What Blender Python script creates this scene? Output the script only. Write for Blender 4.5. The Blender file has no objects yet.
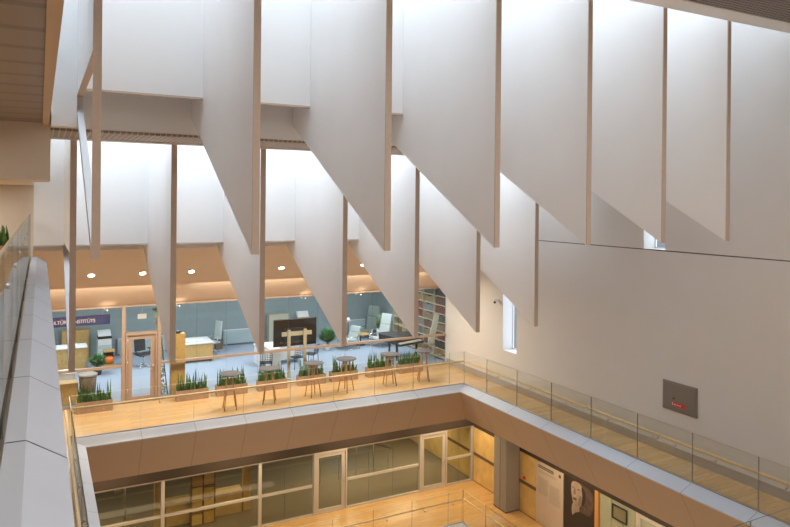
import bpy, bmesh, math, random
from mathutils import Vector, Matrix, Euler
random.seed(7)
C = bpy.context.scene.collection
sc = bpy.context.scene
PI = math.pi

# ------------------------------------------------------------------ materials
def nt(name):
    m = bpy.data.materials.new(name); m.use_nodes = True
    n = m.node_tree.nodes; l = m.node_tree.links
    return m, n, l, n['Principled BSDF']

def mat(name, col, rough=.6, metal=0, noise=.0, scale=8, bump=0, spec=.5, emit=None, es=0):
    m, n, l, b = nt(name)
    b.inputs['Base Color'].default_value = (*col, 1)
    b.inputs['Roughness'].default_value = rough
    b.inputs['Metallic'].default_value = metal
    b.inputs['Specular IOR Level'].default_value = spec
    if noise or bump:
        tc = n.new('ShaderNodeTexCoord'); t = n.new('ShaderNodeTexNoise')
        t.inputs['Scale'].default_value = scale; t.inputs['Detail'].default_value = 4
        l.new(tc.outputs['Object'], t.inputs['Vector'])
        if noise:
            r = n.new('ShaderNodeValToRGB')
            r.color_ramp.elements[0].position = .3; r.color_ramp.elements[1].position = .7
            r.color_ramp.elements[0].color = (*[c*(1-noise) for c in col], 1)
            r.color_ramp.elements[1].color = (*[min(1, c*(1+noise)) for c in col], 1)
            l.new(t.outputs['Fac'], r.inputs['Fac']); l.new(r.outputs['Color'], b.inputs['Base Color'])
        if bump:
            u = n.new('ShaderNodeBump'); u.inputs['Strength'].default_value = bump
            l.new(t.outputs['Fac'], u.inputs['Height']); l.new(u.outputs['Normal'], b.inputs['Normal'])
    if emit:
        b.inputs['Emission Color'].default_value = (*emit, 1)
        b.inputs['Emission Strength'].default_value = es
    return m

def wood(name, col, rough=.45, planks=None, rotz=0, grain=.14, sx=1.2, sy=14):
    m, n, l, b = nt(name)
    b.inputs['Roughness'].default_value = rough
    tc = n.new('ShaderNodeTexCoord'); mp = n.new('ShaderNodeMapping')
    mp.inputs['Scale'].default_value = (sx, sy, sx if not planks else sy)
    mp.inputs['Rotation'].default_value = (0, 0, rotz)
    l.new(tc.outputs['Object'], mp.inputs['Vector'])
    t = n.new('ShaderNodeTexNoise'); t.inputs['Scale'].default_value = 2.2; t.inputs['Detail'].default_value = 5
    l.new(mp.outputs['Vector'], t.inputs['Vector'])
    r = n.new('ShaderNodeValToRGB'); r.color_ramp.elements[0].position = .3; r.color_ramp.elements[1].position = .72
    r.color_ramp.elements[0].color = (*[c*(1-grain) for c in col], 1)
    r.color_ramp.elements[1].color = (*[min(1, c*(1+grain)) for c in col], 1)
    l.new(t.outputs['Fac'], r.inputs['Fac'])
    out = r.outputs['Color']
    if planks:
        mp2 = n.new('ShaderNodeMapping'); mp2.inputs['Rotation'].default_value = (0, 0, rotz)
        l.new(tc.outputs['Object'], mp2.inputs['Vector'])
        k = n.new('ShaderNodeTexBrick'); k.inputs['Scale'].default_value = 1
        k.inputs['Brick Width'].default_value = planks[0]; k.inputs['Row Height'].default_value = planks[1]
        k.inputs['Mortar Size'].default_value = .003
        k.inputs['Color1'].default_value = (.86, .86, .86, 1); k.inputs['Color2'].default_value = (1, 1, 1, 1)
        k.inputs['Mortar'].default_value = (.62, .56, .5, 1)
        l.new(mp2.outputs['Vector'], k.inputs['Vector'])
        x = n.new('ShaderNodeMix'); x.data_type = 'RGBA'; x.blend_type = 'MULTIPLY'; x.inputs[0].default_value = 1
        l.new(out, x.inputs[6]); l.new(k.outputs['Color'], x.inputs[7]); out = x.outputs[2]
    l.new(out, b.inputs['Base Color'])
    return m

def glass(name, tint=(.93, .96, .95), refl=.06):
    m = bpy.data.materials.new(name); m.use_nodes = True
    n = m.node_tree.nodes; l = m.node_tree.links; n.clear()
    o = n.new('ShaderNodeOutputMaterial'); t = n.new('ShaderNodeBsdfTransparent'); g = n.new('ShaderNodeBsdfGlossy')
    t.inputs['Color'].default_value = (*tint, 1); g.inputs['Roughness'].default_value = .02
    g.inputs['Color'].default_value = (.9, .95, .95, 1)
    f = n.new('ShaderNodeLayerWeight'); f.inputs['Blend'].default_value = .5
    p = n.new('ShaderNodeMath'); p.operation = 'POWER'; p.inputs[1].default_value = 4
    q = n.new('ShaderNodeMath'); q.operation = 'MULTIPLY_ADD'; q.inputs[1].default_value = .6; q.inputs[2].default_value = refl
    q.use_clamp = True
    x = n.new('ShaderNodeMixShader')
    l.new(f.outputs['Facing'], p.inputs[0]); l.new(p.outputs[0], q.inputs[0]); l.new(q.outputs[0], x.inputs[0])
    l.new(t.outputs[0], x.inputs[1]); l.new(g.outputs[0], x.inputs[2]); l.new(x.outputs[0], o.inputs[0])
    return m

def emis(name, col, s):
    return mat(name, (.8, .8, .8), emit=col, es=s)

def grille(name, c1=(.09, .075, .07), c2=(.36, .31, .28)):
    m, n, l, b = nt(name); b.inputs['Roughness'].default_value = .6
    tc = n.new('ShaderNodeTexCoord'); k = n.new('ShaderNodeTexBrick')
    k.offset = 0; k.inputs['Scale'].default_value = 1
    k.inputs['Brick Width'].default_value = .1; k.inputs['Row Height'].default_value = .1
    k.inputs['Mortar Size'].default_value = .012; k.inputs['Mortar Smooth'].default_value = .1
    k.inputs['Color1'].default_value = (*c1, 1); k.inputs['Color2'].default_value = (*[v*1.2 for v in c1], 1)
    k.inputs['Mortar'].default_value = (*c2, 1)
    l.new(tc.outputs['Object'], k.inputs['Vector']); l.new(k.outputs['Color'], b.inputs['Base Color'])
    return m

def slats(name, a, c):
    m, n, l, b = nt(name); b.inputs['Roughness'].default_value = .4
    tc = n.new('ShaderNodeTexCoord'); w = n.new('ShaderNodeTexWave'); w.bands_direction = 'Y'
    w.inputs['Scale'].default_value = .42; w.inputs['Distortion'].default_value = .0
    r = n.new('ShaderNodeValToRGB'); r.color_ramp.elements[0].position = .04; r.color_ramp.elements[1].position = .12
    r.color_ramp.elements[0].color = (*c, 1); r.color_ramp.elements[1].color = (*a, 1)
    l.new(tc.outputs['Object'], w.inputs['Vector']); l.new(w.outputs['Fac'], r.inputs['Fac'])
    l.new(r.outputs['Color'], b.inputs['Base Color'])
    return m

def bands(name, col, period, dark=.93):
    """plaster with fine panel joints every `period` m of height"""
    return mat(name, col, .75, noise=.03, scale=1.5)

M = dict(
    fin=mat('white_baffle_paint', (.87, .855, .845), .55, noise=.012, scale=1.2),
    edge=mat('edge_paint_warm_shade', (.60, .49, .41), .55, noise=.04, scale=20),  # white fin paint, with the warm dim light on its edges put into the colour
    under=mat('underside_warm_light', (.58, .48, .40), .6),  # tan carries the warm light thrown up from the floors
    wall=mat('matt_wall_plaster', (.72, .70, .685), .75, noise=.012, scale=1.1),
    seam=mat('dark_joint', (.12, .11, .11), .8),
    panel=mat('white_panel', (.87, .865, .86), .6),
    bulk=mat('grey_bulkhead_paint', (.86, .84, .83), .7, noise=.012, scale=1),
    grille=grille('open_cell_grille'),
    warmceil=mat('tan_sloping_ceiling', (.68, .56, .45), .75, noise=.015, scale=1),
    tan=mat('tan_gallery_wall', (.72, .64, .55), .75),
    slat=slats('slatted_brown_ceiling', (.27, .215, .175), (.18, .14, .11)),
    floor=wood('oak_plank_floor', (.66, .44, .22), .22, planks=(1.6, .16)),
    floor2=wood('oak_plank_floor_lower', (.62, .38, .16), .26, planks=(1.6, .16)),
    carpet=mat('blue_grey_carpet', (.35, .42, .53), .95, noise=.06, scale=60),
    teal=mat('grey_teal_wall', (.30, .37, .38), .8, noise=.02),
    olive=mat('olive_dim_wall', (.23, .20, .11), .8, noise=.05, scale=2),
    ledge=mat('satin_metal_sky_tint', (.50, .54, .62), .42, metal=.0, noise=.015, scale=2),  # blue of the skylight is mixed into the metal colour
    fascia=mat('metal_panel_warm_light', (.42, .31, .225), .5, noise=.015, scale=1),  # same metal as the ledge, warm reflected light painted in as brown
    shadegap=mat('recess_shade', (.045, .03, .022), .8),  # near-black paints the shade below the slab edges
    gap=mat('panel_joint', (.17, .145, .13), .8),
    rail=wood('oak_handrail', (.88, .66, .38), .35),
    steel=mat('brushed_steel', (.55, .53, .5), .35, metal=.8),
    frame=mat('champagne_aluminium', (.42, .32, .26), .4, metal=.15),
    frame2=mat('pale_aluminium', (.56, .52, .49), .4, metal=.1),
    glass=glass('clear_glass', (.97, .985, .98), .03),
    bglass=glass('balustrade_glass', (.98, .985, .975), .02),
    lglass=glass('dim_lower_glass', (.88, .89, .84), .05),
    gedge=mat('glass_edge', (.24, .27, .25), .3),
    gtop=mat('glass_top_edge', (.50, .53, .48), .3),
    joint=mat('silicone_joint', (.08, .1, .11), .6),
    oak=wood('oak_furniture', (.56, .36, .13), .5, sx=6, sy=6),
    oakd=wood('oak_leg', (.50, .29, .13), .5),
    planter=wood('planter_box_wood', (.40, .27, .17), .55, sx=2, sy=2),
    soil=mat('dark_soil', (.06, .05, .03), .95),
    leaf=mat('snake_plant_leaf', (.07, .16, .035), .5, noise=.5, scale=9),
    leaf2=mat('broad_leaf', (.10, .27, .10), .5, noise=.45, scale=10),
    leaf3=mat('pale_leaf', (.30, .42, .26), .5, noise=.3, scale=10),
    tabletop=mat('grey_laminate', (.085, .085, .095), .7, noise=.05, scale=30),
    white=mat('white_laminate', (.80, .80, .80), .5),
    paper=mat('white_paper', (.86, .86, .85), .8),
    black=mat('black_plastic', (.03, .03, .035), .45),
    screen=mat('dark_screen_back', (.015, .009, .008), .5),
    cream=mat('cream_stand', (.52, .48, .36), .5),
    blue=mat('navy_banner', (.05, .05, .17), .6),
    pink=mat('pale_lettering', (.92, .74, .76), .6),
    orange=mat('orange_skin', (.85, .18, .02), .5, noise=.15, scale=9),
    shell=mat('pale_grey_fabric', (.50, .56, .56), .8, noise=.08, scale=20),
    greenf=mat('grey_green_fabric', (.22, .27, .25), .85, noise=.1, scale=20),
    chrome=mat('chrome', (.75, .75, .76), .2, metal=.9),
    radiator=mat('pale_radiator', (.50, .60, .61), .5),
    yel=wood('yellow_wood_panel', (.66, .45, .18), .5, sx=1.2, sy=1.2),
    darkrail=mat('dark_brown_band', (.15, .09, .05), .5),
    colgrey=mat('grey_column_cladding', (.28, .25, .23), .55, noise=.03),
    poster=mat('pale_poster', (.56, .46, .38), .7, noise=.03, scale=3),
    ink=mat('poster_print', (.44, .365, .31), .7),
    inkd=mat('poster_heading', (.10, .08, .07), .7),
    pdark=mat('portrait_dark', (.035, .022, .018), .6),
    phair=mat('portrait_hair', (.105, .07, .058), .6, noise=.35, scale=5),
    pskin=mat('portrait_skin', (.40, .30, .24), .6, noise=.3, scale=3),
    pshade=mat('portrait_skin_shade', (.22, .155, .12), .6),
    palegreen=mat('pale_green_glass_panel', (.40, .42, .30), .4, noise=.06, scale=2),
    cab=mat('grey_access_panel', (.27, .235, .21), .5, metal=.2),
    red=mat('red_label', (.65, .03, .03), .5),
    wicker=mat('brown_wicker', (.20, .15, .11), .8, noise=.5, scale=25),
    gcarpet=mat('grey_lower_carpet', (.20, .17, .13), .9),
)

# ------------------------------------------------------------------ helpers
def add_box(bm, a, b, mi=0, rz=0, piv=None):
    x0, y0, z0 = a; x1, y1, z1 = b
    x0, x1 = sorted((x0, x1)); y0, y1 = sorted((y0, y1)); z0, z1 = sorted((z0, z1))
    v = [bm.verts.new(p) for p in ((x0,y0,z0),(x1,y0,z0),(x1,y1,z0),(x0,y1,z0),(x0,y0,z1),(x1,y0,z1),(x1,y1,z1),(x0,y1,z1))]
    if rz:
        c = Vector(piv or ((x0+x1)/2, (y0+y1)/2, 0)); R = Matrix.Rotation(rz, 3, 'Z')
        for q in v: q.co = c + R @ (q.co - c)
    fs = []
    for f in ((3,2,1,0),(4,5,6,7),(0,1,5,4),(1,2,6,5),(2,3,7,6),(3,0,4,7)):
        k = bm.faces.new([v[i] for i in f]); k.material_index = mi; fs.append(k)
    return fs, v

def add_prism(bm, pts, axis, a, b, mi=0):
    """polygon (2D pts) extruded along an axis from a to b"""
    def mk(p, t):
        return {'X': (t, p[0], p[1]), 'Y': (p[0], t, p[1]), 'Z': (p[0], p[1], t)}[axis]
    A = [bm.verts.new(mk(p, a)) for p in pts]; B = [bm.verts.new(mk(p, b)) for p in pts]
    fs = [bm.faces.new(A), bm.faces.new(B[::-1])]
    n = len(pts)
    for i in range(n):
        fs.append(bm.faces.new((A[(i+1) % n], A[i], B[i], B[(i+1) % n])))
    for f in fs: f.material_index = mi
    return fs

def add_tube(bm, p, q, r0, r1=None, n=10, mi=0):
    r1 = r0 if r1 is None else r1
    p, q = Vector(p), Vector(q); d = (q-p).normalized()
    u = d.orthogonal().normalized(); w = d.cross(u)
    A, B = [], []
    for i in range(n):
        t = 2*PI*i/n; o = u*math.cos(t)+w*math.sin(t)
        A.append(bm.verts.new(p+o*r0)); B.append(bm.verts.new(q+o*r1))
    for i in range(n):
        f = bm.faces.new((A[i], A[(i+1) % n], B[(i+1) % n], B[i])); f.material_index = mi; f.smooth = True
    bm.faces.new(A[::-1]).material_index = mi; bm.faces.new(B).material_index = mi

def add_lathe(bm, prof, n=24, c=(0, 0, 0), mi=0):
    rings = []
    for r, z in prof:
        rings.append([bm.verts.new((c[0]+r*math.cos(2*PI*i/n), c[1]+r*math.sin(2*PI*i/n), c[2]+z)) for i in range(n)])
    for a, b in zip(rings, rings[1:]):
        for i in range(n):
            f = bm.faces.new((a[i], a[(i+1) % n], b[(i+1) % n], b[i])); f.smooth = True; f.material_index = mi
    bm.faces.new(rings[0][::-1]).material_index = mi; bm.faces.new(rings[-1]).material_index = mi

def obj(name, bm, m, parent=None, loc=None, bev=0):
    bmesh.ops.recalc_face_normals(bm, faces=bm.faces[:])
    me = bpy.data.meshes.new(name); bm.to_mesh(me); bm.free()
    for k in (m if isinstance(m, (list, tuple)) else [m]):
        me.materials.append(M[k] if isinstance(k, str) else k)
    o = bpy.data.objects.new(name, me); C.objects.link(o)
    if parent: o.parent = parent
    if loc: o.location = loc
    if bev:
        md = o.modifiers.new('bevel', 'BEVEL'); md.width = bev; md.segments = 2; md.limit_method = 'ANGLE'
    return o

def box(name, a, b, m, parent=None, bev=0):
    bm = bmesh.new(); add_box(bm, a, b); return obj(name, bm, m, parent, bev=bev)

def boxes(name, L, m, parent=None, bev=0):
    bm = bmesh.new()
    for a, b in L: add_box(bm, a, b)
    return obj(name, bm, m, parent, bev=bev)

def struct(o): o['kind'] = 'structure'; return o
def tag(o, label, cat, group=None, kind=None):
    o['label'] = label; o['category'] = cat
    if group: o['group'] = group
    if kind: o['kind'] = kind
    return o
def thing(name, label, cat, loc=(0, 0, 0), rz=0, group=None):
    o = bpy.data.objects.new(name, None); C.objects.link(o); o.empty_display_size = .1
    o.location = loc; o.rotation_euler = (0, 0, rz)
    return tag(o, label, cat, group)
def dup(root, loc, label, rz=None):
    def cp(o, par):
        c = o.copy(); C.objects.link(c)
        if par: c.parent = par
        for ch in o.children: cp(ch, c)
        return c
    r = cp(root, None); r.location = loc; r['label'] = label
    if rz is not None: r.rotation_euler = (0, 0, rz)
    return r
ORD = ['first', 'second', 'third', 'fourth', 'fifth', 'sixth', 'seventh', 'eighth', 'ninth', 'tenth']

# ------------------------------------------------------------------ camera
H = 6.5; F = 672
cam = bpy.data.cameras.new('camera'); co = bpy.data.objects.new('camera', cam); C.objects.link(co); sc.camera = co
cam.sensor_width = 36; cam.lens = F/790*36
cam.shift_y = -(263.5-202.3)/790
co.matrix_world = Matrix.Translation((0, 0, H)) @ Matrix.Rotation(-math.radians(27.85), 4, 'Z') @ Matrix.Rotation(PI/2, 4, 'X') @ Matrix.Rotation(math.radians(.52), 4, 'Z')
cam.clip_start = .05; cam.clip_end = 200

XW = 14.62            # right wall
YF = 23.1             # glazed office front
GX = -.17             # gallery edge (camera side)
ZL = -4.97            # lower floor
V0, V1, W0, W1 = .74, 13.50, 7.0, 20.15   # the void: x range, y range

# ------------------------------------------------------------------ floors, walls
def slab(name, L, m):
    return struct(boxes(name, L, m))
def ring_floor(z, m, xr):
    return slab('floor', [((-4, W1, z-.15), (xr, YF, z)), ((V1, W0, z-.15), (xr, W1, z)),
                          ((-4, W0, z-.15), (V0, W1, z)), ((-4, 1.5, z-.15), (xr, W0, z))], m)
ring_floor(0, 'floor', XW)
ring_floor(ZL, 'floor2', 15.97)
slab('floor_office', [((-4, YF, -.15), (15.2, 30.2, 0))], 'carpet')
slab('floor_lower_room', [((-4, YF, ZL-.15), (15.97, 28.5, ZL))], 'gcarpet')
slab('floor_gallery', [((-4, -2, 4.82), (GX-.05, 18.6, 4.97))], 'floor')
slab('floor_bottom', [((V0-2, W0-2, -10.2), (15.97, YF, -10))], 'floor2')

# right wall, with the two slot openings in it (y0, y1, z0, z1)
slots = [(12.36, 13.08, 5.30, 8.6), (18.57, 19.36, 1.28, 4.6)]
CZ = 5.28
def wall_piece(name, z0, z1, m):
    bm = bmesh.new(); y = 0
    cuts = [s for s in slots if s[2] < z1 and s[3] > z0]
    for s in sorted(cuts):
        add_box(bm, (XW, y, z0), (XW+.5, s[0], z1))
        if s[2] > z0: add_box(bm, (XW, s[0], z0), (XW+.5, s[1], s[2]))
        if s[3] < z1: add_box(bm, (XW, s[0], s[3]), (XW+.5, s[1], z1))
        y = s[1]
    add_box(bm, (XW, y, z0), (XW+.5, YF+.1 if z0 < 0 else 30.2, z1))
    return struct(obj(name, bm, m))
wall_piece('wall_right', -.15, CZ-.014, 'wall')
wall_piece('wall_right_upper', CZ+.014, 16.4, 'wall')
struct(box('trim_1', (XW+.02, 0, CZ-.016), (XW+.4, 19.5, CZ+.016), 'seam'))
for i, s in enumerate(slots):
    w = struct(boxes('window_%d' % (i+1), [((XW+.44, s[0], s[2]), (XW+.48, s[0]+.03, s[3])), ((XW+.44, s[1]-.03, s[2]), (XW+.48, s[1], s[3])),
                     ((XW+.44, s[0], s[2]), (XW+.48, s[1], s[2]+.03))], 'white'))
    p = box('window_pane', (XW+.455, s[0]+.03, s[2]+.03), (XW+.465, s[1]-.03, s[3]), 'glass', w)
struct(box('wall_office_right', (15.0, YF+.1, 0), (15.2, 30.2, 3.12), 'teal'))
struct(boxes('baseboard_right', [((XW-.04, W0, .0), (XW, YF-.06, .22))], mat('grey_skirting', (.43, .38, .34), .6)))

# left and rear enclosure
struct(box('wall_left', (-4.2, -2, -5), (-4, 30.2, 14), 'tan'))
struct(box('wall_rear', (-4, -2.2, -5), (XW+.5, -2, 14), 'tan'))
struct(box('wall_gallery_end', (-4, 18.62, 4.3), (-.135, 18.8, 8.4), 'tan'))
# block above the gallery
struct(boxes('wall_gallery_block', [((-4, 13.2, 6.84), (.155, 15.12, 13.9)), ((-4, 15.12, 6.84), (-.14, 18.59, 8.2))], 'tan'))
struct(boxes('ceiling_gallery', [((-4, -2, 7.83), (.03, 13.2, 8.0))], 'slat'))
struct(boxes('trim_2', [((.03, -2, 7.80), (.13, 13.2, 7.98))], mat('tan_trim', (.58, .42, .27), .6)))

# ------------------------------------------------------------------ roof: bulkheads, cross panels, skylights
struct(box('ceiling_roof', (-4, -2, 10.35), (XW, 7.1, 10.5), 'wall'))
bk = struct(box('ceiling_bulkhead', (-4, 7.1, 10.34), (XW, 8.97, 16.2), 'bulk'))
struct(box('ceiling_grille', (.13, 6.6, 10.29), (XW, 8.47, 10.335), 'grille'))
struct(box('trim_3', (.13, 8.48, 10.27), (XW, 8.97, 10.335), 'panel'))
XL = .155
struct(box('ceiling_bulkhead_far', (XL, 13.22, 7.76), (XW, 15.1, 16.2), 'bulk'))
struct(box('ceiling_grille_far', (XL, 13.26, 7.71), (XW, 14.72, 7.755), grille('far_grille', (.26, .21, .17), (.55, .48, .41))))
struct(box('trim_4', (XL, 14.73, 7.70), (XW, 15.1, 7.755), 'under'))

fx = [.61, 2.61, 4.635, 6.665, 8.68, 10.6, 12.49]; fx2 = [.60, 2.57, 4.55, 6.62, 8.65, 10.58, 12.60]
T = .05
def bays(x0, fx):
    q = .05 if fx[1] > 2.6 else .06
    xs = [x0] + [v for f in fx for v in (f-q, f+q)] + [XW]
    return [(xs[i], xs[i+1]) for i in range(0, len(xs), 2)]
def cross_panel(name, x0, y, zb, zt, skip=0, fs=fx):
    L, U = [], []
    for a, b in bays(x0, fs)[skip:]:
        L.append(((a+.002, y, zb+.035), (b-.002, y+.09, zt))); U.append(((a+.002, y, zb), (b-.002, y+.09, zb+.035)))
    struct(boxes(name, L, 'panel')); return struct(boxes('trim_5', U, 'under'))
struct(box('wall_left_bay_right', (.16, 12.9, 7.76), (fx[0]-T-.002, 13.19, 16), 'panel'))
struct(box('reflector_left', (-1.5, 9, 8.02), (-1.4, 12.9, 16), 'panel'))  # unseen white sheet added to reflect skylight onto the leftmost fin
cross_panel('wall_baffle_screen', .15, 12.2, 8.30, 16, 1)
struct(box('wall_left_bay', (-4, 12.9, 8.02), (.159, 13.19, 16), 'panel'))

struct(box('reflector_left_far', (-1.2, 15.12, 8.22), (-1.1, 18.58, 13.5), 'panel'))  # unseen white sheet added to brighten the left bay of the back row
struct(box('wall_left_bay_far', (-4, 18.6, 8.21), (-.14, 18.69, 13.6), 'panel'))
cross_panel('wall_baffle_screen_far', -.135, 18.6, 5.33, 13.6, 0, fx2)
# closing lids behind the cross panels and soffit of the far one
struct(boxes('wall_cavity_far', [((-.135, 19.52, 5.16), (XW, 19.6, 8.2))], 'bulk'))
struct(boxes('ceiling_cavity_far', [((-.135, 18.7, 6.9), (XW, 19.5, 7.0))], 'panel'))

# skylight frames with panes over both rows
for i, (y0, y1, z) in enumerate(((8.97, 13.2, 16.05), (15.1, 18.6, 13.6))):
    fr = [((-4, y0, z), (XW, y0+.06, z+.08)), ((-4, y1-.06, z), (XW, y1, z+.08))]
    for f in (fx, fx2)[i]: fr.append(((f-.03, y0, z), (f+.03, y1, z+.08)))
    w = struct(boxes('window_%d' % (3+i), fr, 'white'))
    box('skylight_pane', (-4, y0, z+.03), (XW, y1, z+.045), 'glass', w)

# baffles (hanging fins)
nm = ['leftmost', 'second from left', 'third from left', 'fourth from left', 'fifth from left', 'sixth from left', 'rightmost']
for row, (ya, yb, zf, zb, zt) in enumerate(((9.0, 13.21, 5.77, 8.06, 13.4), (15.12, 19.51, 2.98, 5.24, 10.8))):
    for k, x in enumerate((fx, fx2)[row]):
        lab = ('tall white roof fin hanging in the front row, %s of its seven' if row == 0 else
               'white roof fin hanging in the back row, %s of its seven') % nm[k]
        t = thing('hanging_roof_fin', lab, 'roof fin', (x, ya, zf), 0,
                  'front row of roof fins' if row == 0 else 'back row of roof fins')
        dy = yb-ya
        bm = bmesh.new()
        ztb = 13.4-zf if row == 0 else 6.9-zf
        ym = (12.29-ya) if row == 0 else (18.69-ya)
        TT = T if row == 0 else .06
        if k == 0:
            zc = (8.34 if row == 0 else 5.42)-zf; n_ = zb-zf
            add_prism(bm, [(.02, zc), (dy, zc), (dy, ztb), (ym, ztb), (ym, zt-zf), (.02, zt-zf)], 'X', -TT, TT)
            obj('fin_panel', bm, 'fin', t)
            bm = bmesh.new(); add_prism(bm, [(.02, 0), (dy, n_), (dy, zc-.002), (dy-.12, zc-.002), (dy-.12, n_+.05), (.02, .16)], 'X', -TT, TT)
            obj('diagonal_bar', bm, mat('pale_grey_bar', (.62, .63, .65), .5), t)
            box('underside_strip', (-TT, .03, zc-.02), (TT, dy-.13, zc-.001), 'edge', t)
        else:
            add_prism(bm, [(.02, .0), (dy, zb-zf), (dy, ztb), (ym, ztb), (ym, zt-zf), (.02, zt-zf)], 'X', -TT, TT)
            obj('fin_panel', bm, 'fin', t)
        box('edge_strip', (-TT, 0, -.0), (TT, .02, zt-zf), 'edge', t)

# ------------------------------------------------------------------ sloping ceiling over the balcony
bm = bmesh.new()
add_prism(bm, [(19.6, 5.16), (21.6, 3.98), (21.6, 4.2), (19.6, 5.4)], 'X', -4, XW)
struct(obj('ceiling_slope', bm, 'warmceil'))
bm = bmesh.new()
add_prism(bm, [(21.6, 3.98), (YF+.0, 3.12), (YF+.1, 3.12), (YF+.1, 3.4), (21.6, 4.2)], 'X', -4, XW)
struct(obj('ceiling_slope_lower', bm, mat('pale_sloping_ceiling', (.68, .53, .41), .75)))
struct(box('ceiling_office', (-4, YF+.1, 3.12), (XW, 30.2, 3.3), 'white'))
struct(box('wall_office_back', (-4, 30.2, 0), (XW+.5, 30.4, 3.3), 'teal'))
DL = [1.31, 2.69, 4.09, 5.5, 6.93, 8.4, 9.85, 11.25, 12.65]
first = None
tilt = math.atan2(5.16-3.98, 2.0)
em_dl = emis('downlight_glow', (1, .84, .62), 14)
for k, x in enumerate(DL):
    lab = 'small round downlight in the sloping tan ceiling, %s from the left' % ORD[k]
    yy = 20.95; zz = 5.16-(yy-19.6)*1.18/2-.005
    if first is None:
        t = thing('recessed_downlight', lab, 'downlight', (x, yy, zz), 0, 'downlights in the sloping ceiling'); first = t
        bm = bmesh.new(); add_lathe(bm, [(.085, 0), (.11, 0), (.11, -.02), (.085, -.02)], 20)
        r = obj('trim_ring', bm, 'white', t); r.rotation_euler = (-tilt, 0, 0)
        bm = bmesh.new(); add_lathe(bm, [(.084, -.022), (.084, -.03)], 20)
        g = obj('lens', bm, em_dl, t); g.rotation_euler = (-tilt, 0, 0)
    else: dup(first, (x, yy, zz), lab)

sx = [1.09+1.475*k for k in range(9)]
sy = [18.74-1.63*k for k in range(8)]
# ------------------------------------------------------------------ slab edges: ledge + fascia panels round the void
def edge_ring(z, rect, pitch=1.56, sides='FRLN'):
    x0, x1, y0, y1 = rect
    prof = [(0, .03), (.40, -.13), (.38, -.17), (-.33, -1.40)]   # offset into the void, height
    top = bmesh.new(); fas = bmesh.new(); bak = bmesh.new()
    def pt(side, s, o, zz):
        if side == 'F': return (min(max(s, x0+o), x1-o), y1-o, z+zz)
        if side == 'N': return (min(max(s, x0+o), x1-o), y0+o, z+zz)
        if side == 'R': return (x1-o, min(max(s, y0+o), y1-o), z+zz)
        return (x0+o, min(max(s, y0+o), y1-o), z+zz)
    for side in sides:
        a, b = (x0, x1) if side in 'FN' else (y0, y1)
        ss = sx if side in 'FN' else sy
        st = [a]+sorted(v for v in ss if a+.75 < v < b-.75)+[b]; n = len(st)-1
        g = .005
        for i in range(n):
            s0, s1 = st[i], st[i+1]
            for (bm, j) in ((top, 0), (top, 1), (fas, 2)):
                def q(s, o, zz, e0, e1):
                    if e0: s = a+o
                    if e1: s = b-o
                    return pt(side, s, o, zz) if (e0 or e1) else pt(side, s, o, zz)
                def P(s, jj, end):
                    o, zz = prof[jj]
                    if end == 0: s = (a+o) if i == 0 else s+g
                    else: s = (b-o) if i == n-1 else s-g
                    if side == 'F': return (s, y1-o, z+zz)
                    if side == 'N': return (s, y0+o, z+zz)
                    if side == 'R': return (x1-o, s, z+zz)
                    return (x0+o, s, z+zz)
                bm.faces.new([bm.verts.new(v) for v in (P(s0, j, 0), P(s1, j, 1), P(s1, j+1, 1), P(s0, j+1, 0))])
                # dark backing 12 mm behind
                d = -.012
                def Q(s, jj, end):
                    o, zz = prof[jj]; o += (-.012 if jj else 0); s = (a+o if end == 0 and i == 0 else b-o if end == 1 and i == n-1 else s)
                    zq = z+zz-.012
                    if side == 'F': return (s, y1-o, zq)
                    if side == 'N': return (s, y0+o, zq)
                    if side == 'R': return (x1-o, s, zq)
                    return (x0+o, s, zq)
                bak.faces.new([bak.verts.new(v) for v in (Q(s0, j, 0), Q(s1, j, 1), Q(s1, j+1, 1), Q(s0, j+1, 0))])
        # soffit from the fascia foot back under the floor
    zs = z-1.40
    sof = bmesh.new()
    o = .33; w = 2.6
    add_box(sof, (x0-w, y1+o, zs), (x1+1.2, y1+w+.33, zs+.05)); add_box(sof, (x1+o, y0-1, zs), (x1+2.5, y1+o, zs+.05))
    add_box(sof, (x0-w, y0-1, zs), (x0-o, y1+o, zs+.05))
    struct(obj('trim_7', top, 'ledge')); struct(obj('trim_8', fas, 'fascia')); struct(obj('trim_9', bak, 'gap'))
    return struct(obj('ceiling_soffit', sof, 'shadegap'))
edge_ring(0, (V0, V1, W0, W1))
edge_ring(ZL, (V0, V1, W0, W1))

# gallery ledge next to the camera
top = bmesh.new(); fas = bmesh.new(); bak = bmesh.new()
prof = [(GX, 5.10), (-.06, 5.10), (.157, 4.96), (.14, 4.92), (-.55, 3.85)]
st = []; y = -2+.04
while y < 18.5: st.append(y); y += 1.6
st.append(18.55)
for s0, s1 in zip(st, st[1:]):
    for j in range(4):
        bm = top if j < 3 else fas
        (xa, za), (xb, zb) = prof[j], prof[j+1]
        bm.faces.new([bm.verts.new(v) for v in ((xa, s0+.008, za), (xa, s1-.008, za), (xb, s1-.008, zb), (xb, s0+.008, zb))])
        bak.faces.new([bak.verts.new(v) for v in ((xa-.01*(j > 0), s0, za-.015), (xa-.01*(j > 0), s1, za-.015), (xb-.01, s1, zb-.015), (xb-.01, s0, zb-.015))])
struct(obj('trim_10', top, 'ledge')); struct(obj('trim_11', fas, 'fascia')); struct(obj('trim_12', bak, 'gap'))
struct(boxes('ceiling_soffit_gallery', [((-4, -2, 3.8), (-.55, 18.6, 3.85)), ((-4, 18.55, 3.8), (.0, 18.6, 4.97))], 'tan'))

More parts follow.
